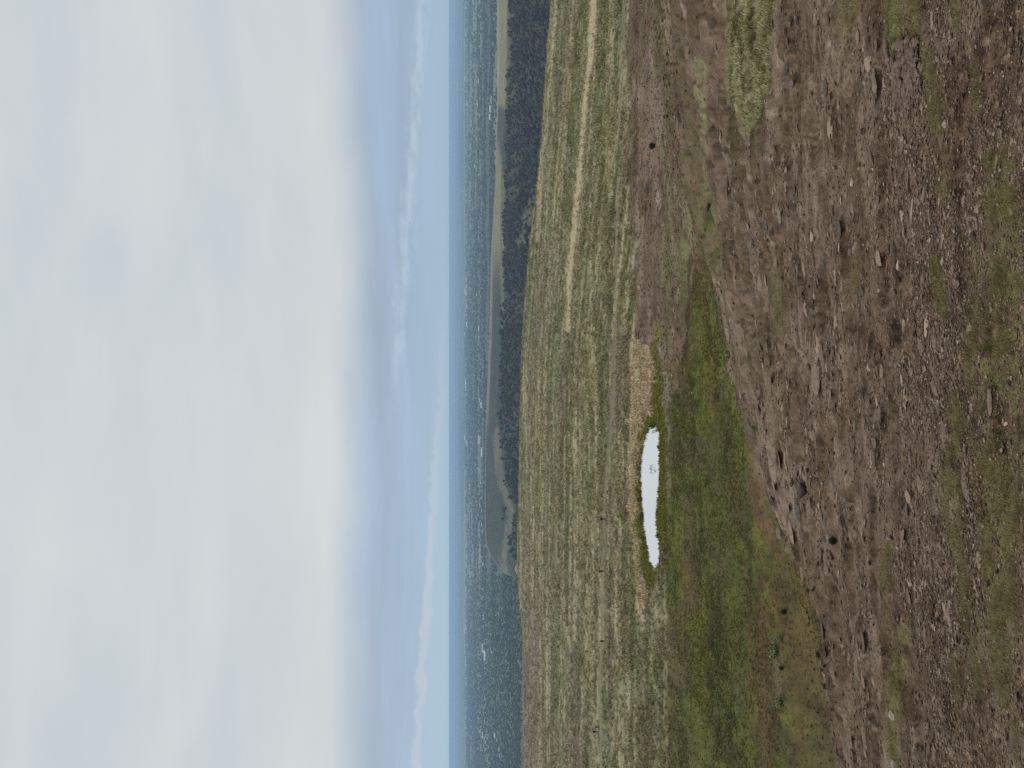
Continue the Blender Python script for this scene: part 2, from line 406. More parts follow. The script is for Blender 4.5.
def cover_colour(x, y, px, py, z):
    n = len(x)
    wx = px + (fbm(x / 3, y / 4, 41, 3) - .5) * np.clip(9 - 0 * px, 0, 9)     # ragged outlines
    wy = py + (fbm(x / 3, y / 4, 47, 3) - .5) * 26
    r = np.hypot(x, y)
    n1 = lod(x, y, r, .85, .95, 53, 4, .6); n2 = lod(x, y, r, .22, .40, 59, 3, .6)
    n3 = fbm(x / 11, y / 9, 61, 3); n4 = lod(x, y, r, .09, .2, 67, 2)
    def mixc(c, k, m): return c + (K[k] - c) * np.clip(m, 0, 1)[:, None]
    c = np.repeat(K['soil'][None], n, 0)
    low = ss(px, 860, 985)
    c = mixc(c, 'redsoil', low * ss(n3, .3, .65) * .95)
    c = mixc(c, 'rock', ss(n1, .46, .64) * (.85 - .35 * low))
    c = mixc(c, 'rockpale', ss(n2, .62, .8) * .6)
    c = mixc(c, 'redsoil', ss(n3, .56, .75) * .45)
    tint = ss(n1, .55, .3) * ss(n4, .5, .7)
    c = c * (1 - .6 * tint)[:, None]
    far_s = ss(px, 760, 700)
    ln = lod(x, y, r, .75, .20, 103, 4, .65); ln2 = lod(x, y, r, .35, .16, 104, 3, .6)
    c = c * (1 - .48 * ss(ln, .47, .30) + .22 * ss(ln2, .55, .72))[:, None]
    sk = fbm(x / 12, y / 4.5, 97, 4, .6); sk2 = fbm(x / 26, y / 6, 98, 3, .6)
    c = c * (1 + far_s * 1.1 * (sk - .5))[:, None]
    c = mixc(c, 'grass2', far_s * ss(sk2, .52, .66) * .45); c = mixc(c, 'soil', far_s * ss(sk, .5, .36) * .5)
    for line, hw, k, op in STRIPES:
        d = ldist(wx, wy, line)
        m = ss(hw - d + (n1 - .5) * hw * 2.4, -3, 3.5) * ss(n2 + .2 * op, .44, .72) * .9
        c = mixc(c, k, m * op)
    for k, pol, op in (('bench', 'bench', .95), ('moss2', 'green_top', .9)):
        m = ss(sdist(wx, wy, POLY[pol]) + (n1 - .5) * 9, -2, 3)
        c = mixc(c, k, m * op)
        c = mixc(c, 'moss2', m * ss(n1, .5, .66) * .75)
        c = mixc(c, 'straw', m * ss(n2, .52, .68) * (.8 if k == 'bench' else .2))
        c = mixc(c, 'mud', m * ss(n2, .44, .3) * .6)
    # plateau grass beyond the slope
    plim = np.interp(py, [-300, 0, 110, 180, 240, 330, 400, 470, 560, 640, 700, 800], [628, 628, 630, 629, 632, 636, 655, 660, 668, 668, 669, 667])
    pl = ss(plim - px + (n1 - .5) * 9, -1.5, 2.0)
    yw = y + .55 * np.maximum(x - 8, 0)      # the bands swing round with the rim on the right
    sx = fbm(x / 16, yw / 6.5, 71, 4, .6); sy = fbm(x / 55, yw / 10, 73, 3); sf = fbm(x / 1.7, y / 2.4, 79, 3, .65)
    g = np.repeat(K['grass'][None], n, 0)
    g = mixc(g, 'grass2', ss(sx, .45, .62) * .85)
    g = mixc(g, 'greygrass', ss(sy, .5, .66) * .7)
    g = mixc(g, 'bare', ss(sy, .46, .32) * .6)
    st = fbm(x / 60, yw / 3.2, 87, 3, .6); st2 = fbm(x / 40, yw / 2.6, 89, 3, .6)
    g = mixc(g, 'straw', ss(st, .53, .66) * .75); g = mixc(g, 'grass2', ss(st2, .54, .68) * .75); g = g * (1 - .35 * ss(st, .46, .32))[:, None]
    g = mixc(g, 'bare', ss(py, 500, 700) * ss(px, 585, 530) * .5 * ss(sx, .3, .6))
    wpx = px + (fbm(x / 12, y / 12, 83, 3) - .5) * 6
    for line, hw, k, op in PLAT:
        d = ldist(wpx, py, line)
        g = mixc(g, k, ss(hw - d + (sx - .5) * hw * 1.6, -1.2, 1.2) * op)
    tk = ss(2.9 - ldist(px + (wpx - px) * .35, py, PLAT[0][0]) + (n1 - .5) * 1.2 - 1.6 * ss(py, 150, 300), -.6, .8)
    g = mixc(g, 'straw', ss(sf, .60, .78) * .55)
    g = g * (1 - .5 * ss(sf, .42, .24))[:, None]
    g = g + (K['straw'] * (.9 + .2 * sf)[:, None] - g) * (tk * .75)[:, None]
    m = ss(sdist(wx, wy, POLY['bare1']), -2, 2); g = mixc(g, 'bare', m * .8)
    g = mixc(g, 'trail', ss(1.2 - ldist(px, py, TRAIL), -.7, .4) * .6 * ss(py, 150, 200))
    c = c + (g - c) * pl[:, None]
    # meadow
    me = ss(sdist(wx, wy, POLY['meadow']), -2.5, 3)
    q = np.repeat(K['meadow'][None], n, 0)
    q = mixc(q, 'meadow2', ss(sx, .46, .60) * .9)
    q = mixc(q, 'olivebrown', ss(sx, .46, .34) * .8)
    ms = fbm(x / 9, y / 1.6, 109, 3, .6); q = mixc(q, 'meadow2', ss(ms, .52, .64) * .9); q = q * (1 - .4 * ss(ms, .44, .3))[:, None]
    q = mixc(q, 'olivebrown', ss(sdist(wx, wy, POLY['meadow_brown']), -8, 8) * (.35 + .5 * ss(n3, .4, .6)))
    q = mixc(q, 'mud', ss(sdist(wx, wy, POLY['brown_left']), -5, 5) * .8)
    q = mixc(q, 'orange', ss(sdist(wx, wy, POLY['orange']), -5, 5) * .85)
    q = mixc(q, 'lush', ss(sy, .54, .72) * .3)
    q = mixc(q, 'mud', ss(lod(x, y, r, .5, .6, 107, 3, .6), .54, .68) * .6)
    q = q * (1 + .7 * (n2 - .5) + .7 * (sf - .5))[:, None]
    c = c + (q - c) * me[:, None]
    for line, hw, k, op in EXTRA:
        c = mixc(c, k, ss(hw - ldist(wx, wy, line) + (n1 - .5) * hw * 2, -1.2, 2) * op)
    lu = ss(sdist(wx * .5 + px * .5, wy * .3 + py * .7, POLY['lush']), -1.5, 1.5)
    c = mixc(c, 'lush', lu * .9)
    c = mixc(c, 'olivebrown', lu * ss(sf, .55, .7) * .5)
    rd = ss(sdist(wx, wy, POLY['reed']), -2, 2)
    c = mixc(c, 'reed', rd * .95)
    c = mixc(c, 'rock', ss(sdist(wx, wy, POLY['rocky_far']), -4, 4) * ss(n1, .4, .6) * .8)
    return np.clip(c, .004, .8), pl, me, lu, rd

gcol, g_pl, g_me, g_lu, g_rd = cover_colour(gx, gy, ppx, ppy, gz)
hill_me = mesh_np('hillside', np.stack([gx, gy, gz], 1), grid_faces(*shape), gcol, smooth=True)
hill = tag(link('hillside', hill_me, M_ground), 'brown rocky hillside falling to a green meadow and straw coloured plateau', 'hillside', kind='structure')

# ------------------------------------------------------------------ pond
wm, wt, wp = new_mat('still pond water')
wp.inputs['Base Color'].default_value = (.97, .975, .98, 1); wp.inputs['Metallic'].default_value = 1.0; wp.inputs['Roughness'].default_value = .05
_t = wt.new('ShaderNodeTexCoord'); _n = wt.noise(_t.outputs['Object'], 2.5, 3, .5)
_b = wt.new('ShaderNodeBump'); _b.inputs['Strength'].default_value = .08; _b.inputs['Distance'].default_value = .02
wt.l.new(_n, _b.inputs['Height']); wt.l.new(_b.outputs[0], wp.inputs['Normal'])
ctr = POND_W.mean(0)
out = np.array([p + (p - ctr) / np.linalg.norm(p - ctr) * 1.8 for p in POND_W])
bm = bmesh.new()
bm.faces.new([bm.verts.new((p[0], p[1], 0.0)) for p in out])
me = bpy.data.meshes.new('pond_water'); bm.to_mesh(me); bm.free()
tag(link('pond_water', me, wm), 'narrow still pond mirroring the white sky on the meadow edge', 'pond', kind='structure')

# ------------------------------------------------------------------ scattered stuff, copied out of a few templates into one mesh each
def replicate(tv, tf, pos, rotz, scale, tilt=None):
    """templates tv[k] (n,3) shared face list tf; one pick per position"""
    k = rng.integers(0, len(tv), len(pos))
    V = np.stack(tv)[k] * scale[:, None, :]
    c, s_ = np.cos(rotz)[:, None], np.sin(rotz)[:, None]
    X = V[:, :, 0] * c - V[:, :, 1] * s_; Y = V[:, :, 0] * s_ + V[:, :, 1] * c; Z = V[:, :, 2]
    V = np.stack([X, Y, Z], -1)
    if tilt is not None: V[:, :, 2] += V[:, :, 0] * tilt[:, None, 0] + V[:, :, 1] * tilt[:, None, 1]
    V += pos[:, None, :]
    nv = V.shape[1]
    Fc = tf[None] + (np.arange(len(pos)) * nv)[:, None, None]
    return V.reshape(-1, 3), Fc.reshape(-1, tf.shape[1]), nv

def ico(sub):
    bm = bmesh.new(); bmesh.ops.create_icosphere(bm, subdivisions=sub, radius=1)
    v = np.array([x.co[:] for x in bm.verts]); f = np.array([[q.index for q in p.verts] for p in bm.faces]); bm.free()
    return v, f
I1, F1 = ico(1); I2, F2 = ico(2); I3, F3 = ico(3)
def rock_shape(base, n_cut=5, rough=.16):
    v = base.copy()
    for _ in range(n_cut):                      # plane cuts give angular faces
        d = rng.normal(size=3); d /= np.linalg.norm(d); k = rng.uniform(.45, .85)
        h = v @ d; v = v - np.maximum(h - k, 0)[:, None] * d
    v = v * (1 + rough * (rng.random((len(v), 1)) - .5))
    return v * np.array([1, rng.uniform(.6, .9), rng.uniform(.4, .7)])

in_view = np.where((ppx > 500) & (ppx < 1035) & (ppy > -120) & (ppy < 890) & front)[0]
def pick(weight, n):
    wgt = weight[in_view]; wgt = wgt / wgt.sum()
    i = rng.choice(in_view, n, p=wgt)
    a = np.arctan2(gx[i], gy[i]) + rng.uniform(-.0012, .0012, n)
    r = np.hypot(gx[i], gy[i]) * (1 + rng.uniform(-.012, .012, n))
    x, y = r * np.sin(a), r * np.cos(a)
    return i, x, y, r
def slope_tilt(x, y, e=.3):
    return np.stack([(base_z(x + e, y) - base_z(x - e, y)) / (2 * e), (base_z(x, y + e) - base_z(x, y - e)) / (2 * e)], 1)

grn = np.zeros(len(gx))
for line, hw, k, op in STRIPES:
    if 'moss' in k or k in ('bench', 'grass2'):
        grn = np.maximum(grn, ss(hw + 1 - ldist(ppx, ppy, line), -2, 3) * op)
for pn in ('bench', 'green_top'): grn = np.maximum(grn, ss(sdist(ppx, ppy, POLY[pn]), -2, 2))
rockm = (1 - g_pl) * (1 - g_me) * (1 - g_lu) * (1 - g_rd)
n_clump = fbm(gx / 2.5, gy / 1.6, 91, 3)
rub = np.maximum(ss(sdist(ppx, ppy, [(887, 42), (926, 36), (928, 90), (914, 118), (898, 112), (889, 80)]), -5, 4), 0)
low = ss(ppx, 850, 960)

# --- stones
n_fine = lod(gx, gy, np.hypot(gx, gy), .5, .5, 95, 3)
w_st = rockm * (1 - .82 * grn) * (.4 + ss(n_clump, .4, .65)) * (.5 + .9 * low + 3.0 * rub) + .01 * g_me
i, x, y, r = pick(w_st, 76000)
spx = np.exp(rng.normal(math.log(1.6), .5, len(x)))
spx = np.clip(spx * (1 + 1.1 * rub[i]), .9, 8.5)
d3 = np.sqrt(r ** 2 + (H - gz[i]) ** 2)
size = np.clip(spx * d3 / F, .015, .55) * .5
zt = hz(x, y)
asp = np.stack([rng.uniform(.9, 1.5, len(x)), rng.uniform(.7, 1.1, len(x)), rng.uniform(.5, .95, len(x))], 1)
pal = np.array([A(144, 125, 107), A(120, 101, 85), A(106, 86, 70), A(166, 149, 132), A(98, 88, 78), A(82, 66, 54)])
pw = np.array([.20, .28, .24, .05, .13, .10])
scol = pal[rng.choice(6, len(x), p=pw)] * rng.uniform(.66, 1.06, (len(x), 1))
scol = np.where(rub[i][:, None] > .4, scol * np.array([.72, .68, .68]), scol)
vis = (spx * (rub[i] * .3 + 1))
order = np.argsort(-np.where((ppx[i] > 640) & (ppx[i] < 1024) & (ppy[i] > 0) & (ppy[i] < 768), vis, 0))
big, rest = order[:290], order[290:]
tv = [rock_shape(I1, 4, .3) for _ in range(14)]
pos = np.stack([x, y, zt + size * (.3 + .35 * rub[i])], 1)
V, Fc, nv = replicate(tv, F1, pos[rest], rng.uniform(0, 6.28, len(rest)), (asp * size[:, None])[rest], slope_tilt(x[rest], y[rest]))
st_me = mesh_np('stones', V, Fc, np.repeat(scol[rest], nv, 0))
tag(link('stones', st_me, M_stone), 'small brown and grey stones strewn over the bare rocky slope', 'stones', kind='stuff')

# --- the larger loose stones, each one its own object
M_big = [tint_mat('stone pinkish', A(130, 114, 100), .35, 5), tint_mat('stone brown', A(112, 94, 80), .35, 5), tint_mat('stone grey', A(116, 106, 97), .35, 5),
         tint_mat('stone pale', A(146, 131, 116), .3, 5)]
big_me = []
for k in range(12):
    m_ = mesh_np('loose_stone', rock_shape(I2, 7, .12), F2); m_.materials.append(M_big[k % 4]); big_me.append(m_)
M_rub = tint_mat('stone dark brown', A(106, 90, 80), .5, 4)
dark_me = []
for k in range(12):
    m_ = mesh_np('loose_stone', rock_shape(I2, 7, .12), F2); m_.materials.append(M_rub); dark_me.append(m_)
tl = slope_tilt(x, y)
def zone(q):
    if rub[i[q]] > .3: return 'dark angular stone in the rubble heap under the grassy patch', 'stones of the rubble heap'
    if ppx[i[q]] > 940: return 'angular brown stone among the grass streaks nearest the viewer', 'stones among the near grass streaks'
    if ppx[i[q]] > 850: return 'angular stone lying on the bare reddish brown lower slope', 'stones on the reddish slope'
    return 'weathered stone lying on the bare brown slope above the meadow', 'stones on the upper brown slope'
for n_, q in enumerate(big):
    o = bpy.data.objects.new('loose_stone', (dark_me if rub[i[q]] > .3 else big_me)[n_ % 12]); C.objects.link(o)
    o.location = (x[q], y[q], zt[q] + size[q] * (.15 + .4 * rub[i[q]]))
    nrm = Vector((-tl[q, 0], -tl[q, 1], 1)).normalized()
    o.rotation_euler = (nrm.to_track_quat('Z', 'Y').to_matrix() @ Matrix.Rotation(random.uniform(0, 6.28), 3, 'Z')).to_euler()
    o.scale = tuple(float(s_) for s_ in asp[q] * size[q])
    la, gr = zone(q); tag(o, la, 'stone', gr)

# --- flat ledges of bedrock breaking through the slope
w_l = rockm * (1 - .9 * grn) * ss(n_clump, .45, .62) * ss(ppx, 700, 760) * (1 - .7 * low)
i2, lx, ly, lr = pick(w_l, 2600)
lp = np.clip(np.exp(rng.normal(math.log(7), .5, len(lx))), 3, 24)
ld = np.sqrt(lr ** 2 + (H - gz[i2]) ** 2); ls = lp * ld / F * .5
asp2 = np.stack([rng.uniform(.9, 1.6, len(lx)), rng.uniform(.6, 1.1, len(lx)), rng.uniform(.16, .34, len(lx))], 1)
lt = [rock_shape(I2, 8, .10) for _ in range(10)]
V, Fc, nv = replicate(lt, F2, np.stack([lx, ly, hz(lx, ly) + ls * .01], 1), rng.normal(0, .5, len(lx)), asp2 * ls[:, None], slope_tilt(lx, ly) * rng.uniform(.35, 1, (len(lx), 1)))
lc = pal[rng.choice(6, len(lx), p=[.2, .36, .26, .03, .1, .05])] * rng.uniform(.75, 1.05, (len(lx), 1))
tag(link('bedrock_ledges', mesh_np('bedrock_ledges', V, Fc, np.repeat(lc, nv, 0)), M_stone), 'low broken ledges of bedrock across the brown slope', 'rock ledges', kind='stuff')

# --- grass: tufts of bent blades
def tuft(nb, spread, lean, wid):
    vs = []; fs = []
    for b in range(nb):
        a = rng.uniform(0, 6.28); rad = rng.uniform(0, spread); h = rng.uniform(.55, 1); l = rng.uniform(.3, 1) * lean
        bx, by = rad * math.cos(a), rad * math.sin(a); t = a + rng.normal(0, .7)
        px2, py2 = -math.sin(t) * wid, math.cos(t) * wid; ox, oy = math.cos(t) * l, math.sin(t) * l
        k = len(vs)
        vs += [(bx - px2, by - py2, -.08), (bx + px2, by + py2, -.08), (bx + ox * .4 + px2 * .7, by + oy * .4 + py2 * .7, h * .65),
               (bx + ox * .4 - px2 * .7, by + oy * .4 - py2 * .7, h * .65), (bx + ox, by + oy, h)]
        fs += [(k, k + 1, k + 2), (k, k + 2, k + 3), (k + 3, k + 2, k + 4)]
    return np.array(vs), np.array(fs)
def tufts(name, label, weight, n, hpx, hlim, nb, spread, lean, wid, cols, probs, cat='grass', own=.0):
    tt = [tuft(nb, spread, lean, wid) for _ in range(8)]
    ii, tx, ty, tr = pick(weight, n)
    dd = np.sqrt(tr ** 2 + (H - gz[ii]) ** 2)
    hh = np.clip(rng.uniform(*hpx, len(tx)) * dd / F, *hlim)
    sc3 = np.stack([hh * rng.uniform(.8, 1.3, len(tx)), hh * rng.uniform(.8, 1.3, len(tx)), hh], 1)
    V, Fc, nv = replicate([t[0] for t in tt], tt[0][1], np.stack([tx, ty, hz(tx, ty)], 1), rng.uniform(0, 6.28, len(tx)), sc3)
    cc = np.array(cols)[rng.choice(len(cols), len(tx), p=probs)] * rng.uniform(.65, 1.35, (len(tx), 1)) * 1.3
    if own: cc = cc * (1 - own) + gcol[ii] * own * 1.35
    me_ = mesh_np(name, V, Fc, np.repeat(cc, nv, 0))
    return tag(link(name, me_, M_blade), label, cat, kind='stuff')

pn = fbm(gx / 7, gy / 4, 101, 4, .6)
tufts('plateau_grass', 'straw coloured and olive tufts of grass on the flat plateau', g_pl * (.15 + ss(pn, .42, .66)) * (1 - g_lu) * ss(ldist(ppx, ppy, TRAIL), 2, 3.5) * (.12 + .88 * ss(ldist(ppx, ppy, PLAT[0][0]), 1.5, 3.2)) * ss(ppx, 512, 530), 50000, (1.3, 3.4), (.12, .7), 6, .55, .5, .10,
      [A(176, 162, 126), A(120, 118, 80), A(92, 95, 60), A(140, 130, 98)], [.30, .28, .20, .22], own=.4)
tufts('meadow_grass', 'short green grass of the meadow below the slope', g_me * (.3 + ss(pn, .4, .6)), 26000, (.7, 1.7), (.04, .25), 6, .9, .8, .12,
      [A(84, 80, 38), A(72, 76, 36), A(102, 92, 48), A(94, 80, 50)], [.4, .2, .2, .2], own=.75)
tufts('slope_grass', 'thin green and yellowish grass in patches on the rocky slope', grn * rockm * ss(n_fine, .42, .66), 17000, (1.2, 3.6), (.02, .16), 7, 1.1, 1.0, .05,
      [A(116, 110, 66), A(98, 98, 52), A(84, 86, 44), A(146, 138, 98)], [.38, .27, .2, .15], own=.55)
tufts('pond_grass', 'bright green sedge around the pond', g_lu * (1 - ss(sdist(gx, gy, POND_W), -.6, -.2)), 3400, (1.0, 2.4), (.12, .45), 6, .7, .5, .10,
      [A(112, 112, 34), A(94, 100, 28), A(128, 120, 56)], [.5, .3, .2], own=.4)
tufts('reeds', 'tan dry reeds at the right end of the pond and along its far bank', g_rd * (.4 + ss(pn, .45, .6)), 4200, (1.4, 3.6), (.25, .9), 6, .7, .6, .08,
      [A(206, 188, 156), A(178, 160, 130), A(134, 118, 90)], [.4, .35, .25], cat='reeds')
benchm = ss(sdist(ppx, ppy, POLY['bench']), -1, 3)
tufts('bench_grass', 'pale tussocky grass on the small bench of the slope', benchm * (.1 + ss(n_fine, .44, .62)), 5200, (2.2, 5.0), (.05, .3), 8, .9, .8, .07,
      [A(158, 150, 116), A(126, 122, 84), A(94, 97, 56), A(76, 80, 42)], [.36, .3, .2, .14], own=.25)
inpond = sum(np.exp(-((ppx - a_) ** 2 + ((ppy - b_) / 2) ** 2) / 1.2) for a_, b_ in ((652, 468), (655, 430), (659, 536), (653, 472), (660, 446)))
tufts('pond_rushes', 'few dark rushes rising out of the pond water', inpond, 60, (2.0, 3.0), (.8, 1.1), 5, .3, .2, .05, [A(60, 62, 34), A(44, 46, 28)], [.5, .5], cat='rushes')
# tufts standing in the shallow edge of the pond
sdp = sdist(gx, gy, POND_W)
tufts('rushes', 'dark thin rushes standing in the shallow pond edge', ((sdp > -.5) & (sdp < .9)) * (.1 + ss(fbm(gx / 2, gy / 2, 33, 2), .5, .65)), 620, (1.2, 2.6), (.2, .5), 5, .5, .3, .08,
      [A(70, 76, 30), A(50, 54, 30)], [.6, .4], cat='rushes')

# ------------------------------------------------------------------ canyon ridge beyond the plateau
PL_Z = -180.0
def dep(v): return PITCH + np.arctan((np.asarray(v, float) - 512) / F)
TOPY = [-200, 0, 100, 180, 260, 330, 400, 440, 500, 530, 545, 556, 566, 575, 582, 1100]
TOPV = [495.5, 495, 495, 493.5, 490, 489, 486.5, 485.5, 484.5, 484, 485, 489, 496, 503, 530, 530]
BOTV_Y = [-200, 0, 60, 110, 150, 200, 260, 330, 400, 450, 500, 540, 565, 575, 582, 1100]
BOTV = [501, 501, 502, 501.5, 500, 499, 500, 500, 497, 497, 499, 502, 507, 511, 534, 534]
caz = np.radians(np.linspace(-44, 44, 640)); cr = np.concatenate([np.linspace(395, 1400, 40), np.linspace(1412, 2950, 130), np.linspace(2970, 3300, 10)])
cag, crg = np.meshgrid(caz, cr); cshape = cag.shape; cag = cag.ravel(); crg = crg.ravel()
cpy = 384 - F * np.tan(cag) / CP * 1.0
vt = np.interp(cpy, TOPY, TOPV); vb = np.interp(cpy, BOTV_Y, BOTV)
zb = np.maximum(H - 2000 * np.tan(dep(vb)), PL_Z - 2); zt_ = np.maximum(H - 2600 * np.tan(dep(vt)), PL_Z - 2)
cz = np.full(crg.shape, PL_Z - 2)
def seg(r0, z0, r1, z1):
    t = np.clip((crg - r0) / (r1 - r0), 0, 1); return z0 + (z1 - z0) * t
canyon = -186.0
cz = np.where(crg < 600, seg(395, -26, 600, -150), cz)
cz = np.where((crg >= 600) & (crg < 1400), seg(600, -150, 1000, canyon), cz)
cz = np.where((crg >= 1400) & (crg < 2000), seg(1400, canyon, 2000, zb), cz)
cz = np.where((crg >= 2000) & (crg < 2600), seg(2000, zb, 2600, zt_), cz)
cz = np.where(crg >= 2600, seg(2600, zt_, 3000, PL_Z - 8), cz)
face = ss(crg, 1350, 1600) * ss(2050 - crg, 0, 300) * ss(-cpy, -575, -520)
gul = fbm(cag * 60 + crg / 900, crg / 900, 111, 3)
cz = cz + face * 34 * (gul - .5) + face * 12 * (fbm(cag * 130, crg / 130, 113, 3) - .5)
csx, csy = crg * np.sin(cag), crg * np.cos(cag)
cpx, cpy2, _d = proj(csx, csy, cz)
KC = {'pale': A(128, 120, 88), 'olive': A(92, 90, 62), 'grey': A(58, 66, 56), 'wood': A(54, 54, 42), 'tan': A(126, 112, 94), 'slip': A(108, 104, 84)}
def mixk(c, k, m): return c + (KC[k] - c) * np.clip(m, 0, 1)[:, None]
cc = np.repeat(KC['wood'][None], len(cz), 0)
wn = (fbm(csx / 90, csy / 90, 121, 4) - .5)
top = ss(crg + wn * 50, 1995, 2030)
cc = mixk(cc, 'olive', ss(crg + wn * 80, 1940, 1990)); cc = mixk(cc, 'olive', ss(gul + .5 * wn, .50, .38) * .35)
cc = mixk(cc, 'pale', top * ss(-cpy, -470, -380))
cc = mixk(cc, 'grey', ss(cpy, 230, 300) * ss(crg + wn * 150, 1880, 1980) * ss(2420 - crg, -60, 60))
cc = mixk(cc, 'tan', ss(cpy, 230, 300) * ss(crg, 2420, 2480))
cc = mixk(cc, 'grey', ss(cpy, 400, 440) * ss(crg + wn * 150, 1740, 1840) * ss(2560 - crg, -20, 20))
cc = mixk(cc, 'grey', ss(9 - np.abs(cpx - np.interp(cpy2, [100, 130, 165], [497, 501, 508])), 0, 6) * ss(cpy2, 100, 112) * ss(-cpy2, -175, -165) * .9)
slipd = ldist(cpx + wn * 6, cpy2, [(497, 430), (500, 470), (507, 500), (512, 512), (508, 535), (503, 560), (505, 575)])
slip = ss(3.4 - slipd + wn * 4, -1.5, 2)
cc = mixk(cc, 'slip', slip * .8)
slip2 = ss(1.6 - ldist(cpx, cpy2, [(503, 180), (502, 260), (503, 330)]), -.8, .6)
cc = mixk(cc, 'pale', slip2 * .6)
pal2 = ss(7 - ldist(cpx, cpy2, [(534, 195), (524, 240)]), -3, 4)
cc = mixk(cc, 'olive', pal2 * .8)
can_me = mesh_np('canyon_hills', np.stack([csx, csy, cz], 1), grid_faces(*cshape), cc, smooth=True)
tag(link('canyon_hills', can_me, M_far), 'wooded canyon side with a pale grassy ridge top beyond the plateau', 'hills', kind='structure')

# woodland on the canyon side: one mass of crowns
def blobs(n): return [I1 * np.array([1, 1, .95]) * (1 + .55 * (rng.random((len(I1), 1)) - .5)) for _ in range(n)]
ctv = [I2 * np.array([1, 1, 1.05]) * (1 + .5 * (rng.random((len(I2), 1)) - .5)) for _ in range(10)]
wmask = ss(1985 - crg + wn * 90, 0, 40) * ss(crg, 1380, 1420) * (1 - slip) * (1 - pal2 * .8) * ss(-cpy, -600, -580)
wmask = wmask * np.where(cpy > 420, ss(1850 - crg + wn * 240, -60, 80) + .16, 1)
wmask = wmask * (cpx > 480) * (.62 + .5 * ss(gul + .5 * wn, .40, .56))
wi = rng.choice(len(cz), 12500, p=wmask / wmask.sum())
tx = csx[wi] + rng.uniform(-6, 6, len(wi)); ty = csy[wi] + rng.uniform(-6, 6, len(wi))
rad = rng.uniform(1.7, 4.6, len(wi)) * (.7 + .6 * vn(tx / 120, ty / 120, 5))
V, Fc, nv = replicate(ctv, F2, np.stack([tx, ty, cz[wi] + rad * .8], 1), rng.uniform(0, 6.28, len(wi)), np.stack([rad, rad, rad * rng.uniform(.8, 1.25, len(wi))], 1))
wc = np.array([A(42, 47, 35), A(56, 57, 44), A(32, 38, 28), A(76, 68, 54), A(62, 52, 46)])[rng.choice(5, len(wi), p=[.3, .25, .2, .15, .1])] * rng.uniform(.8, 1.15, (len(wi), 1))
tag(link('woodland', mesh_np('woodland', V, Fc, np.repeat(wc, nv, 0), smooth=True), M_leaf), 'dark oak woodland covering the canyon side as one mass', 'woodland', kind='stuff')

# ------------------------------------------------------------------ valley floor out to the horizon
vaz = np.radians(np.linspace(-50, 50, 420)); vr = np.geomspace(1500, 62000, 350)
vag, vrg = np.meshgrid(vaz, vr); vshape = vag.shape; vag = vag.ravel(); vrg = vrg.ravel()
vx, vy = vrg * np.sin(vag), vrg * np.cos(vag)
sc_ = np.maximum(vrg / 3000, 1)
f1 = fbm(vx / 420, vy / 700, 131, 3); f2 = fbm(vx / 1500, vy / 1100, 137, 3); f3 = fbm(vx / 160, vy / 260, 139, 3)
KV = {'field': A(112, 118, 92), 'dark': A(66, 78, 62), 'tan': A(138, 132, 108), 'green': A(100, 114, 80)}
vc = np.repeat(KV['field'][None], len(vx), 0)
def mixv(c, k, m): return c + (KV[k] - c) * np.clip(m, 0, 1)[:, None]
vc = mixv(vc, 'green', ss(f3, .45, .6)); vc = mixv(vc, 'tan', ss(f1, .56, .7) * .7); vc = mixv(vc, 'dark', ss(f2, .48, .56) * .8)
vc = mixv(vc, 'dark', ss(np.sin(vrg / 700 + 3 * f2) * .5 + .5, .7, .9) * ss(vrg, 4500, 7000) * .5)
tag(link('valley_floor', mesh_np('valley_floor', np.stack([vx, vy, np.full(len(vx), PL_Z)], 1), grid_faces(*vshape), vc), M_plain), 'flat green valley floor running to the hazy horizon', 'valley', kind='structure')

def valley_pt(px, py):
    return at_plane(px, py, PL_Z)
# trees of the valley, one far mass
ptv = blobs(8)
n_t = 21000
qx = 466 + 56 * rng.random(n_t * 3) ** 1.0; qy = rng.uniform(-60, 830, n_t * 3)
lim = np.interp(qy, TOPY, TOPV) + 2
bx, by = valley_pt(qx, qy)
dens = ss(.5 * fbm(bx / 300, by / 400, 151, 3) + .5 * fbm(bx / 2200, by / 420, 153, 3), .42, .54) + .08
dens = np.where(qy > 575, np.maximum(dens, .5), dens)
keep = (qx < np.where(qy > 575, 524, lim)) & (rng.random(n_t * 3) < dens)
bx, by, qx = bx[keep][:n_t], by[keep][:n_t], qx[keep][:n_t]
dist = np.hypot(bx, by)
rad = np.clip(rng.uniform(.5, 1.1, len(bx)) * dist / F * 1.0, 3, 12)
V, Fc, nv = replicate(ptv, F1, np.stack([bx, by, PL_Z + rad * .55], 1), rng.uniform(0, 6.28, len(bx)), np.stack([rad * rng.uniform(1, 1.7, len(bx)), rad, rad * .8], 1))
tcl = np.array([A(44, 58, 56), A(64, 80, 60), A(36, 46, 50), A(88, 96, 70)])[rng.choice(4, len(bx), p=[.35, .3, .2, .15])]
tag(link('valley_trees', mesh_np('valley_trees', V, Fc, np.repeat(tcl, nv, 0), smooth=True), M_leaf), 'dark trees and orchards of the valley town as one far mass', 'trees', kind='stuff')

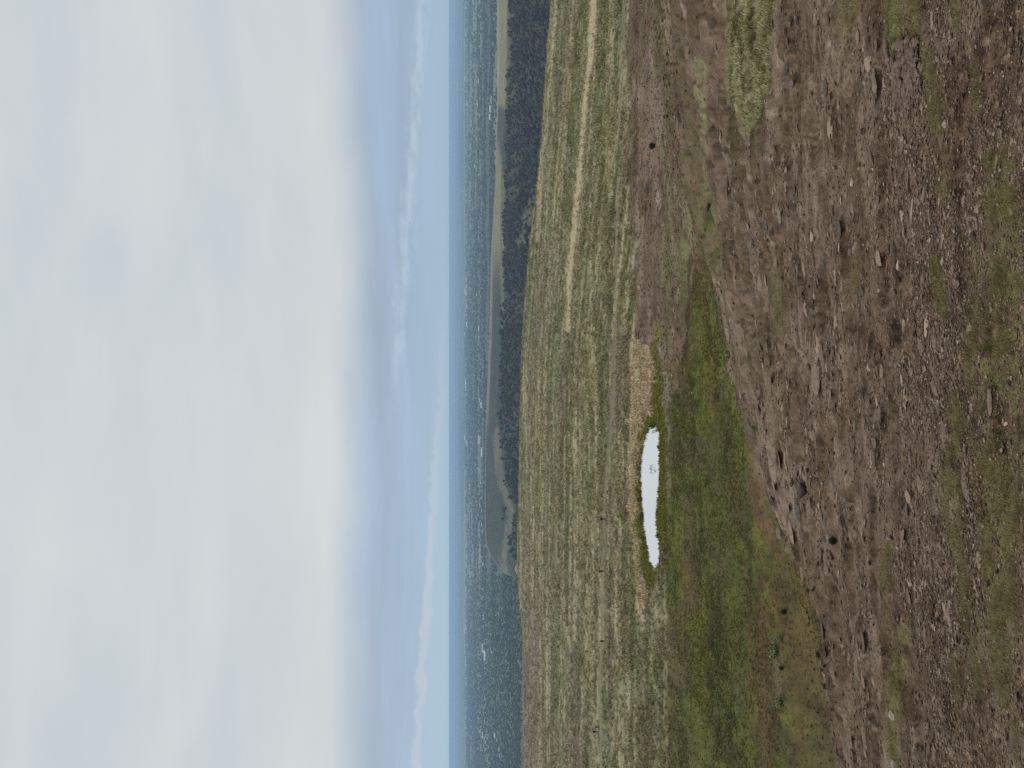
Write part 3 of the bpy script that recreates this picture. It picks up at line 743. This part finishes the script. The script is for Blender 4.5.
# buildings of the valley town: white and grey roofs, each its own object
def house_mesh(roof, wall, lx, ly, h, gable, name):
    bm = bmesh.new()
    X, Y = lx / 2, ly / 2
    b = [bm.verts.new(p) for p in ((-X, -Y, 0), (X, -Y, 0), (X, Y, 0), (-X, Y, 0))]
    t = [bm.verts.new(p) for p in ((-X, -Y, h), (X, -Y, h), (X, Y, h), (-X, Y, h))]
    for k in range(4): bm.faces.new((b[k], b[(k + 1) % 4], t[(k + 1) % 4], t[k]))
    o_ = .6
    e = [bm.verts.new(p) for p in ((-X - o_, -Y - o_, h), (X + o_, -Y - o_, h), (X + o_, Y + o_, h), (-X - o_, Y + o_, h))]
    r0 = bm.verts.new((-X - o_, 0, h + gable)); r1 = bm.verts.new((X + o_, 0, h + gable))
    for fv in ((e[0], e[1], r1, r0), (e[2], e[3], r0, r1), (e[1], e[2], r1), (e[3], e[0], r0), (e[3], e[2], e[1], e[0])):
        bm.faces.new(fv).material_index = 1
    me_ = bpy.data.meshes.new(name); bm.to_mesh(me_); bm.free()
    me_.materials.append(wall); me_.materials.append(roof)
    return me_
M_wall = tint_mat('pale wall', (.62, .62, .60), .1, .05); M_wroof = tint_mat('white roof', (.80, .80, .80), .08, .05)
M_groof = tint_mat('grey roof', (.42, .43, .45), .15, .05); M_troof = tint_mat('tan roof', (.5, .42, .36), .15, .05); M_broof = tint_mat('blue roof', (.16, .28, .48), .1, .05)
kinds = [('warehouse', house_mesh(M_wroof, M_wall, 46, 24, 8, 3, 'warehouse')), ('warehouse', house_mesh(M_wroof, M_wall, 30, 18, 7, 2.5, 'warehouse')),
         ('house', house_mesh(M_groof, M_wall, 20, 14, 5, 4, 'house')), ('house', house_mesh(M_troof, M_wall, 18, 13, 5, 4, 'house'))]
def put_building(px, py, k, s=1.0, label=None, cat=None, group=None, name=None):
    X, Y = valley_pt(px, py)
    nm, me_ = kinds[k]
    o = bpy.data.objects.new(name or nm, me_); C.objects.link(o)
    o.location = (X, Y, PL_Z + .1); o.rotation_euler = (0, 0, random.uniform(-.5, .5)); o.scale = (s, s * .9, s * random.uniform(.8, 1.3))
    return tag(o, label, cat, group)
for n_ in range(48):                                   # left part, over the plateau rim
    yy = random.uniform(585, 768); vv = random.choice([random.gauss(484.5, 1.2), random.gauss(484.5, 1.0), random.uniform(474, 500), random.uniform(478, 508)])
    put_building(vv, yy, random.choice([0, 1, 2, 2, 3]), random.uniform(.35, .75), 'small pale roofed building among trees left of the canyon ridge', 'building', 'town buildings left of the ridge')
for n_ in range(170):                                  # middle and right, behind the ridge top
    yy = random.uniform(0, 580); vv = min(random.choice([random.uniform(468, 484), random.gauss(474, 1.2), random.gauss(480, 1.5)]), np.interp(yy, TOPY, TOPV) - 1.5)
    put_building(vv, yy, random.choice([0, 1, 2, 2, 3, 3]), random.uniform(.3, .75), 'tiny building of the valley town behind the pale ridge top', 'building', 'town buildings behind the ridge')
for n_ in range(40):                                   # far rows
    yy = random.choice([random.uniform(0, 110), random.uniform(270, 335), random.uniform(380, 560), random.uniform(560, 768)]); vv = random.gauss(466.5, .7)
    put_building(vv, yy, 0, random.uniform(.9, 1.7), 'distant white sheds in the hazy far valley', 'building', 'far white sheds')
for px, py, k, s, la in ((481, 440, 0, 1.2, 'largest white warehouse group roof just above the ridge top'), (483, 452, 0, 1.3, 'long white warehouse close behind the grassy ridge'),
                         (482, 405, 1, 1.2, 'white hall beside the warehouses behind the ridge, to their right'), (492.3, 100, 0, .8, 'white roofed shed touching the ridge line at the right'),
                         (491.5, 109, 0, .75, 'white roofed shed with a long bright side, next left on the ridge line'), (491, 117, 1, .9, 'smaller white shed, last of the three at the ridge line'),
                         (484, 648, 0, 1.2, 'bright white warehouse in the trees left of the ridge nose'), (486, 655, 0, 1.2, 'white warehouse in front of the brightest one left of the ridge'),
                         (484, 735, 1, 1.3, 'isolated large white building at the far left of the town')):
    put_building(px, py, k, s, la, 'warehouse')
kinds.append(('office_block', house_mesh(M_groof, M_broof, 40, 26, 18, 1.5, 'office_block')))
put_building(478.5, 337, 4, 1.1, 'dark blue tower block standing above the town trees behind the ridge', 'office block')

# ------------------------------------------------------------------ single rocks, bushes and people
def ground_hit(px, py):
    dx_, dy_, dz_ = ray(px, py)
    t = np.geomspace(4, 700, 9000)
    g = (H + dz_ * t) - hz(dx_ * t, dy_ * t)
    k = int(np.argmax(g < 0)) if (g < 0).any() else len(t) - 1
    tt = t[k]; return float(dx_ * tt), float(dy_ * tt), float(hz(np.array([dx_ * tt]), np.array([dy_ * tt]))[0]), float(tt)
def boulder(px, py, wpx, hpx, mat, label, cat='boulder', name='boulder', deep=.8):
    X, Y, Z, D = ground_hit(px, py)
    v = rock_shape(I3, 9, .05); nn = np.linalg.norm(v, axis=1, keepdims=True)
    v = v * (1 + .10 * (fbm(v[:, 0] * 3 + px, v[:, 1] * 3 + v[:, 2] * 2, 7, 3)[:, None] - .5))
    v = v / np.abs(v).max(0)
    me_ = mesh_np(name, v * np.array([wpx, wpx * deep, hpx]) * D / F * .5, F3)
    o = link(name, me_, mat); o.location = (X, Y, Z + hpx * D / F * .12); o.rotation_euler = (0, 0, random.uniform(-.4, .4))
    return tag(o, label, cat)
M_dark = tint_mat('dark lichened rock and slit shade', A(84, 76, 72), .4, 3); M_mid = tint_mat('brown rock', A(116, 102, 92), .35, 3); M_lt = tint_mat('pale rock', A(162, 150, 138), .25, 3)  # the dark tone serves lichened rock and ledge shadows drawn as rocks
for a_ in (
    (518.5, 570, 13, 6, M_lt, 'pale boulder outcrop on the far rim of the plateau'),
    (802, 492, 20, 6, M_dark, 'dark boulder, the largest of the broken outcrop above the meadow corner'),
    (799, 512, 18, 6, M_dark, 'dark jagged rock left of the largest outcrop boulder above the meadow'),
    (806, 478, 13, 6, M_mid, 'rounded brown boulder at the right end of the broken outcrop'),
    (781, 532, 15, 8, M_mid, 'brown ledge block beside the orange earth at the meadow corner'),
    (772, 500, 12, 7, M_mid, 'brown block on the slope edge just above the orange earth'),
    (790, 22, 10, 7, M_mid, 'brown boulder under the grassy bench, nearest the photo edge'),
    (788, 70, 13, 7, M_dark, 'long dark rock on the slope below the middle of the grassy bench'),
    (792, 84, 9, 6, M_mid, 'brown rock just left of the long dark one below the grassy bench'),
    (767, 226, 16, 7, M_dark, 'dark slab with a deep shadowed slit on the bare brown slope'),  # shadow slit under a ledge, put in as a dark rock
    (782, 226, 9, 5, M_dark, 'small dark rock in front of the slab standing in for a shadow slit'),
    (708, 208, 10, 4, M_dark, 'narrow dark rock standing in for a ledge shadow beside the green strip that leads to the meadow'),  # another ledge shadow, its shade given by dark rock colour
    (853, 182, 9, 6, M_lt, 'pale split rock at the head of a crack in the brown slope'),
    (863, 132, 8, 5, M_dark, 'small dark rock on the brown slope below the rubble heap'),
    (945, 124, 9, 6, M_lt, 'pale stone lying in the olive grass streak'),
    (975, 236, 11, 7, M_dark, 'dark rock beside the near green grass, by a bare stony patch'),
    (977, 218, 8, 6, M_mid, 'brown rock on the bare stony patch beside the near green grass'),
    (832, 540, 8, 5, M_dark, 'lone dark rock on the slope left of the broken outcrop'),
    (849, 346, 6, 5, M_lt, 'pale little stone alone in the middle of the brown slope'),
    (895, 765, 13, 8, M_lt, 'pale rock beside the yellowish grass patch at the left edge'),
    (893, 715, 10, 6, M_lt, 'pale rock on the upper part of the yellowish grass patch'),
    (607, 32, 10, 3.0, M_mid, 'low brown rocks in the plateau grass beside the pale track'),
):
    boulder(*a_)

def leaf_ball(rad, hgt, n, name, mat, cols):
    """a bush: short leaf-sized faces through an uneven volume, on a few stems"""
    d = rng.normal(size=(n, 3)); d /= np.linalg.norm(d, axis=1, keepdims=True)
    lump = .72 + .5 * fbm(d[:, 0] * 2.2 + 5, d[:, 1] * 2.2 + d[:, 2] * 2, int(rng.integers(999)), 2)
    p = d * (rng.random((n, 1)) ** .45) * lump[:, None] * np.array([rad, rad, hgt * .55]); p[:, 2] += hgt * .5
    p[:, 2] = np.maximum(p[:, 2], .02 * hgt)
    s = rad * .16
    a = rng.normal(size=(n, 3)); a /= np.linalg.norm(a, axis=1, keepdims=True); b = np.cross(a, d + .01); b /= np.linalg.norm(b, axis=1, keepdims=True) + 1e-9
    V = np.stack([p - a * s, p + b * s * .55, p + a * s, p - b * s * .55], 1).reshape(-1, 3)
    Fq = np.arange(n * 4).reshape(n, 4)
    cl = np.array(cols)[rng.integers(0, len(cols), n)] * rng.uniform(.7, 1.25, (n, 1))
    return mesh_np(name, V, Fq, np.repeat(cl, 4, 0))
def stems(n, rad, hgt, name):
    bm = bmesh.new()
    for k in range(n):
        a = 6.28 * k / n + random.uniform(-.3, .3); rr = random.uniform(.2, .6) * rad
        p0, p1 = Vector((0, 0, -.1 * hgt)), Vector((math.cos(a) * rr, math.sin(a) * rr, hgt * random.uniform(.5, .75)))
        M_ = Matrix.Translation((p0 + p1) / 2) @ (p1 - p0).to_track_quat('Z', 'Y').to_matrix().to_4x4()
        bmesh.ops.create_cone(bm, cap_ends=True, segments=6, radius1=rad * .07, radius2=rad * .03, depth=(p1 - p0).length, matrix=M_)
    me_ = bpy.data.meshes.new(name); bm.to_mesh(me_); bm.free(); return me_
M_bush = cover_mat('bush leaves', scales=((3, .25),), rough=.8); M_bark = tint_mat('bark', A(70, 60, 50), .3, 8)
def bush(px, py, wpx, hpx, cols, label, cat='bush', name='bush'):
    X, Y, Z, D = ground_hit(px, py)
    root = bpy.data.objects.new(name, None); C.objects.link(root); root.location = (X, Y, Z); tag(root, label, cat)
    rd_, hg = wpx * D / F / 2, hpx * D / F
    link('foliage', leaf_ball(rd_, hg, 700, 'foliage', M_bush, cols), M_bush, root)
    link('stem', stems(5, rd_, hg, 'stem'), M_bark, root)
DK = [A(40, 48, 22), A(52, 58, 26), A(34, 40, 22)]; GN = [A(128, 134, 84), A(148, 148, 104), A(96, 108, 56)]
for a_ in (
    (655, 146, 7, 6, DK, 'dark round bush on the brown rocky ground right of the meadow'),
    (521, 706, 4, 3.5, DK, 'tiny dark bush on the far rim of the plateau at the left'),
    (776, 651, 15, 7, GN, 'widest grey green shrub in the lower meadow'),
    (782, 639, 7, 6, GN, 'small round shrub just right of the widest one in the meadow'),
    (782, 703, 11, 7, GN, 'pale green shrub standing alone toward the left of the meadow'),
    (786, 612, 6, 5, DK, 'dark little shrub highest up the lower meadow edge, right of the others'),
    (783, 668, 5, 4, DK, 'dark little shrub between the two pale shrubs of the meadow'),
    (730, 355, 9, 5, GN, 'grey green shrub on the stony bank at the right of the meadow'),
    (756, 428, 7, 6, GN, 'grey green shrub at the foot of the slope beside the meadow'),
    (836, 541, 8, 7, DK, 'dark shrub growing on the brown slope left of the outcrop'),
):
    bush(*a_)
# dark dwarf shrubs along the lower meadow margin
dwarf = [leaf_ball(.22, .26, 160, 'dwarf_shrub', M_bush, [A(56, 52, 32), A(46, 44, 26), A(70, 62, 38)]) for _ in range(4)]
for m_ in dwarf: m_.materials.append(M_bush)
for k in range(46):
    yy = random.uniform(585, 775); vv = np.interp(yy, [585, 640, 700, 770], [812, 826, 830, 834]) - abs(random.gauss(0, 14)) + 4
    X, Y, Z, D = ground_hit(vv, yy)
    o = bpy.data.objects.new('dwarf_shrub', dwarf[k % 4]); C.objects.link(o); o.location = (X, Y, Z)
    s = random.uniform(.25, .75); o.scale = (s, s, s); o.rotation_euler = (0, 0, random.uniform(0, 6))
    tag(o, 'small dark dwarf shrub along the brown lower margin of the meadow', 'shrub', 'dwarf shrubs along the meadow margin')

def mflat(name, c):
    m, t, p = new_mat(name); tcn = t.new('ShaderNodeTexCoord'); n = t.noise(tcn.outputs['Object'], 9, 4)
    v = t.step(n, .2, .8, .85, 1.15); t.l.new(t.mul((*c, 1), t.xyz(v, v, v)), p.inputs['Base Color']); p.inputs['Roughness'].default_value = .85
    return m
M_skin = mflat('skin', (.42, .27, .2)); M_hair = mflat('hair', (.03, .022, .018))
def person(px, py, top_c, leg_c, label, face=0.0, stride=.18, h=1.74):
    X, Y, Z, D = ground_hit(px, py)
    k = h / 1.74
    J = {'pel': (0, 0, .95, .15), 'wst': (0, 0, 1.10, .145), 'chs': (0, .0, 1.32, .17), 'nk0': (0, 0, 1.46, .085), 'nk': (0, 0, 1.53, .055), 'hd0': (0, .015, 1.60, .088), 'hd1': (0, .01, 1.70, .082)}
    Ed = [('pel', 'wst'), ('wst', 'chs'), ('chs', 'nk0'), ('nk0', 'nk'), ('nk', 'hd0'), ('hd0', 'hd1')]
    for s, sg in (('l', -1), ('r', 1)):
        st = stride * sg
        J.update({'hip' + s: (.10 * sg, 0, .90, .105), 'kn' + s: (.11 * sg, st * .5 + .03, .50, .068), 'an' + s: (.11 * sg, st - .02, .09, .045), 'to' + s: (.12 * sg, st + .15, .035, .032),
                  'sh' + s: (.19 * sg, 0, 1.42, .07), 'el' + s: (.26 * sg, -st * .4 - .02, 1.14, .05), 'wr' + s: (.27 * sg, -st * .8 + .07, .90, .034), 'ha' + s: (.265 * sg, -st * .8 + .10, .80, .026)})
        Ed += [('pel', 'hip' + s), ('hip' + s, 'kn' + s), ('kn' + s, 'an' + s), ('an' + s, 'to' + s), ('chs', 'sh' + s), ('sh' + s, 'el' + s), ('el' + s, 'wr' + s), ('wr' + s, 'ha' + s)]
    nm = list(J); me_ = bpy.data.meshes.new('person')
    me_.from_pydata([Vector(J[q][:3]) * k for q in nm], [(nm.index(a), nm.index(b)) for a, b in Ed], [])
    tmp = bpy.data.objects.new('tmp', me_); C.objects.link(tmp)
    sk = tmp.modifiers.new('s', 'SKIN'); su = tmp.modifiers.new('d', 'SUBSURF'); su.levels = 2
    lay = me_.skin_vertices[0].data if me_.skin_vertices else None
    if lay is None:
        bpy.context.view_layer.objects.active = tmp; bpy.ops.mesh.customdata_skin_add(); lay = me_.skin_vertices[0].data
    for n_, q in enumerate(nm):
        lay[n_].radius = (J[q][3] * k * (1.15 if q in ('wst', 'chs', 'pel') else 1), J[q][3] * k * (.8 if q in ('wst', 'chs') else 1)); lay[n_].use_root = (q == 'pel')
    dg = bpy.context.evaluated_depsgraph_get(); ev = tmp.evaluated_get(dg)
    bme = bpy.data.meshes.new_from_object(ev); bpy.data.objects.remove(tmp)
    bme.name = 'person'; bme.materials.clear()
    for m_ in (M_skin, top_c, leg_c, M_hair): bme.materials.append(m_)
    for p in bme.polygons:
        c = p.center / k; p.use_smooth = True
        p.material_index = 3 if c.z < .10 and abs(c.x) < .22 else 2 if c.z < .96 and abs(c.x) < .21 else 1 if (.86 < c.z < 1.49) else 0
    o = link('person', bme); o.location = (X, Y, Z + .02); o.rotation_euler = (0, 0, face); tag(o, label, 'person')
    hv = I3 * np.array([.098, .105, .075]) * k; hv[:, 2] = np.maximum(hv[:, 2], -.03 * k)
    ho = link('hair', mesh_np('hair', hv, F3, smooth=True), M_hair, o); ho.location = (0, -.012 * k, 1.715 * k)
    return o
T_blk = mflat('black jacket', (.012, .012, .014)); T_gry = mflat('light grey top', (.5, .51, .53)); L_drk = mflat('dark trousers', (.018, .018, .022)); L_blu = mflat('dark blue trousers', (.02, .025, .04))
person(606, 519, T_blk, L_blu, 'walker in a dark jacket on the trail directly behind the pond', .2, stride=.1)
person(604.5, 571, T_blk, L_drk, 'walker in dark clothes on the trail behind the left tip of the pond', 3.0, stride=.1, h=1.68)
person(598.5, 731.5, T_blk, L_drk, 'walker all in black, left one of the pair at the far left', .3, stride=.1)
person(598.5, 727, T_gry, L_drk, 'walker in a light grey top, right one of the pair at the far left', 2.8, stride=.1, h=1.7)
person(606, 641, T_blk, L_drk, 'lone walker in dark clothes between the pond and the far left pair', 3.1, h=1.66)

# ------------------------------------------------------------------ haze over the valley
hm = bpy.data.materials.new('haze'); hm.use_nodes = True
ht = NT(hm.node_tree); ht.n.clear()
pv = ht.new('ShaderNodeVolumePrincipled'); pv.inputs['Color'].default_value = (.50, .71, 1.0, 1); pv.inputs['Density'].default_value = .00008; pv.inputs['Anisotropy'].default_value = .0
ho_ = ht.new('ShaderNodeOutputMaterial'); ht.l.new(pv.outputs[0], ho_.inputs['Volume'])
bm = bmesh.new(); bmesh.ops.create_cube(bm, size=1)
z0, z1 = PL_Z - 12, H + 2.5
for v_ in bm.verts:
    v_.co = (v_.co.x * 130000, v_.co.y * 66000 + 31000, z0 if v_.co.z < 0 else z1)
hme = bpy.data.meshes.new('haze'); bm.to_mesh(hme); bm.free()
tag(link('haze', hme, hm), 'thin blue haze filling the valley air', 'haze', kind='stuff')
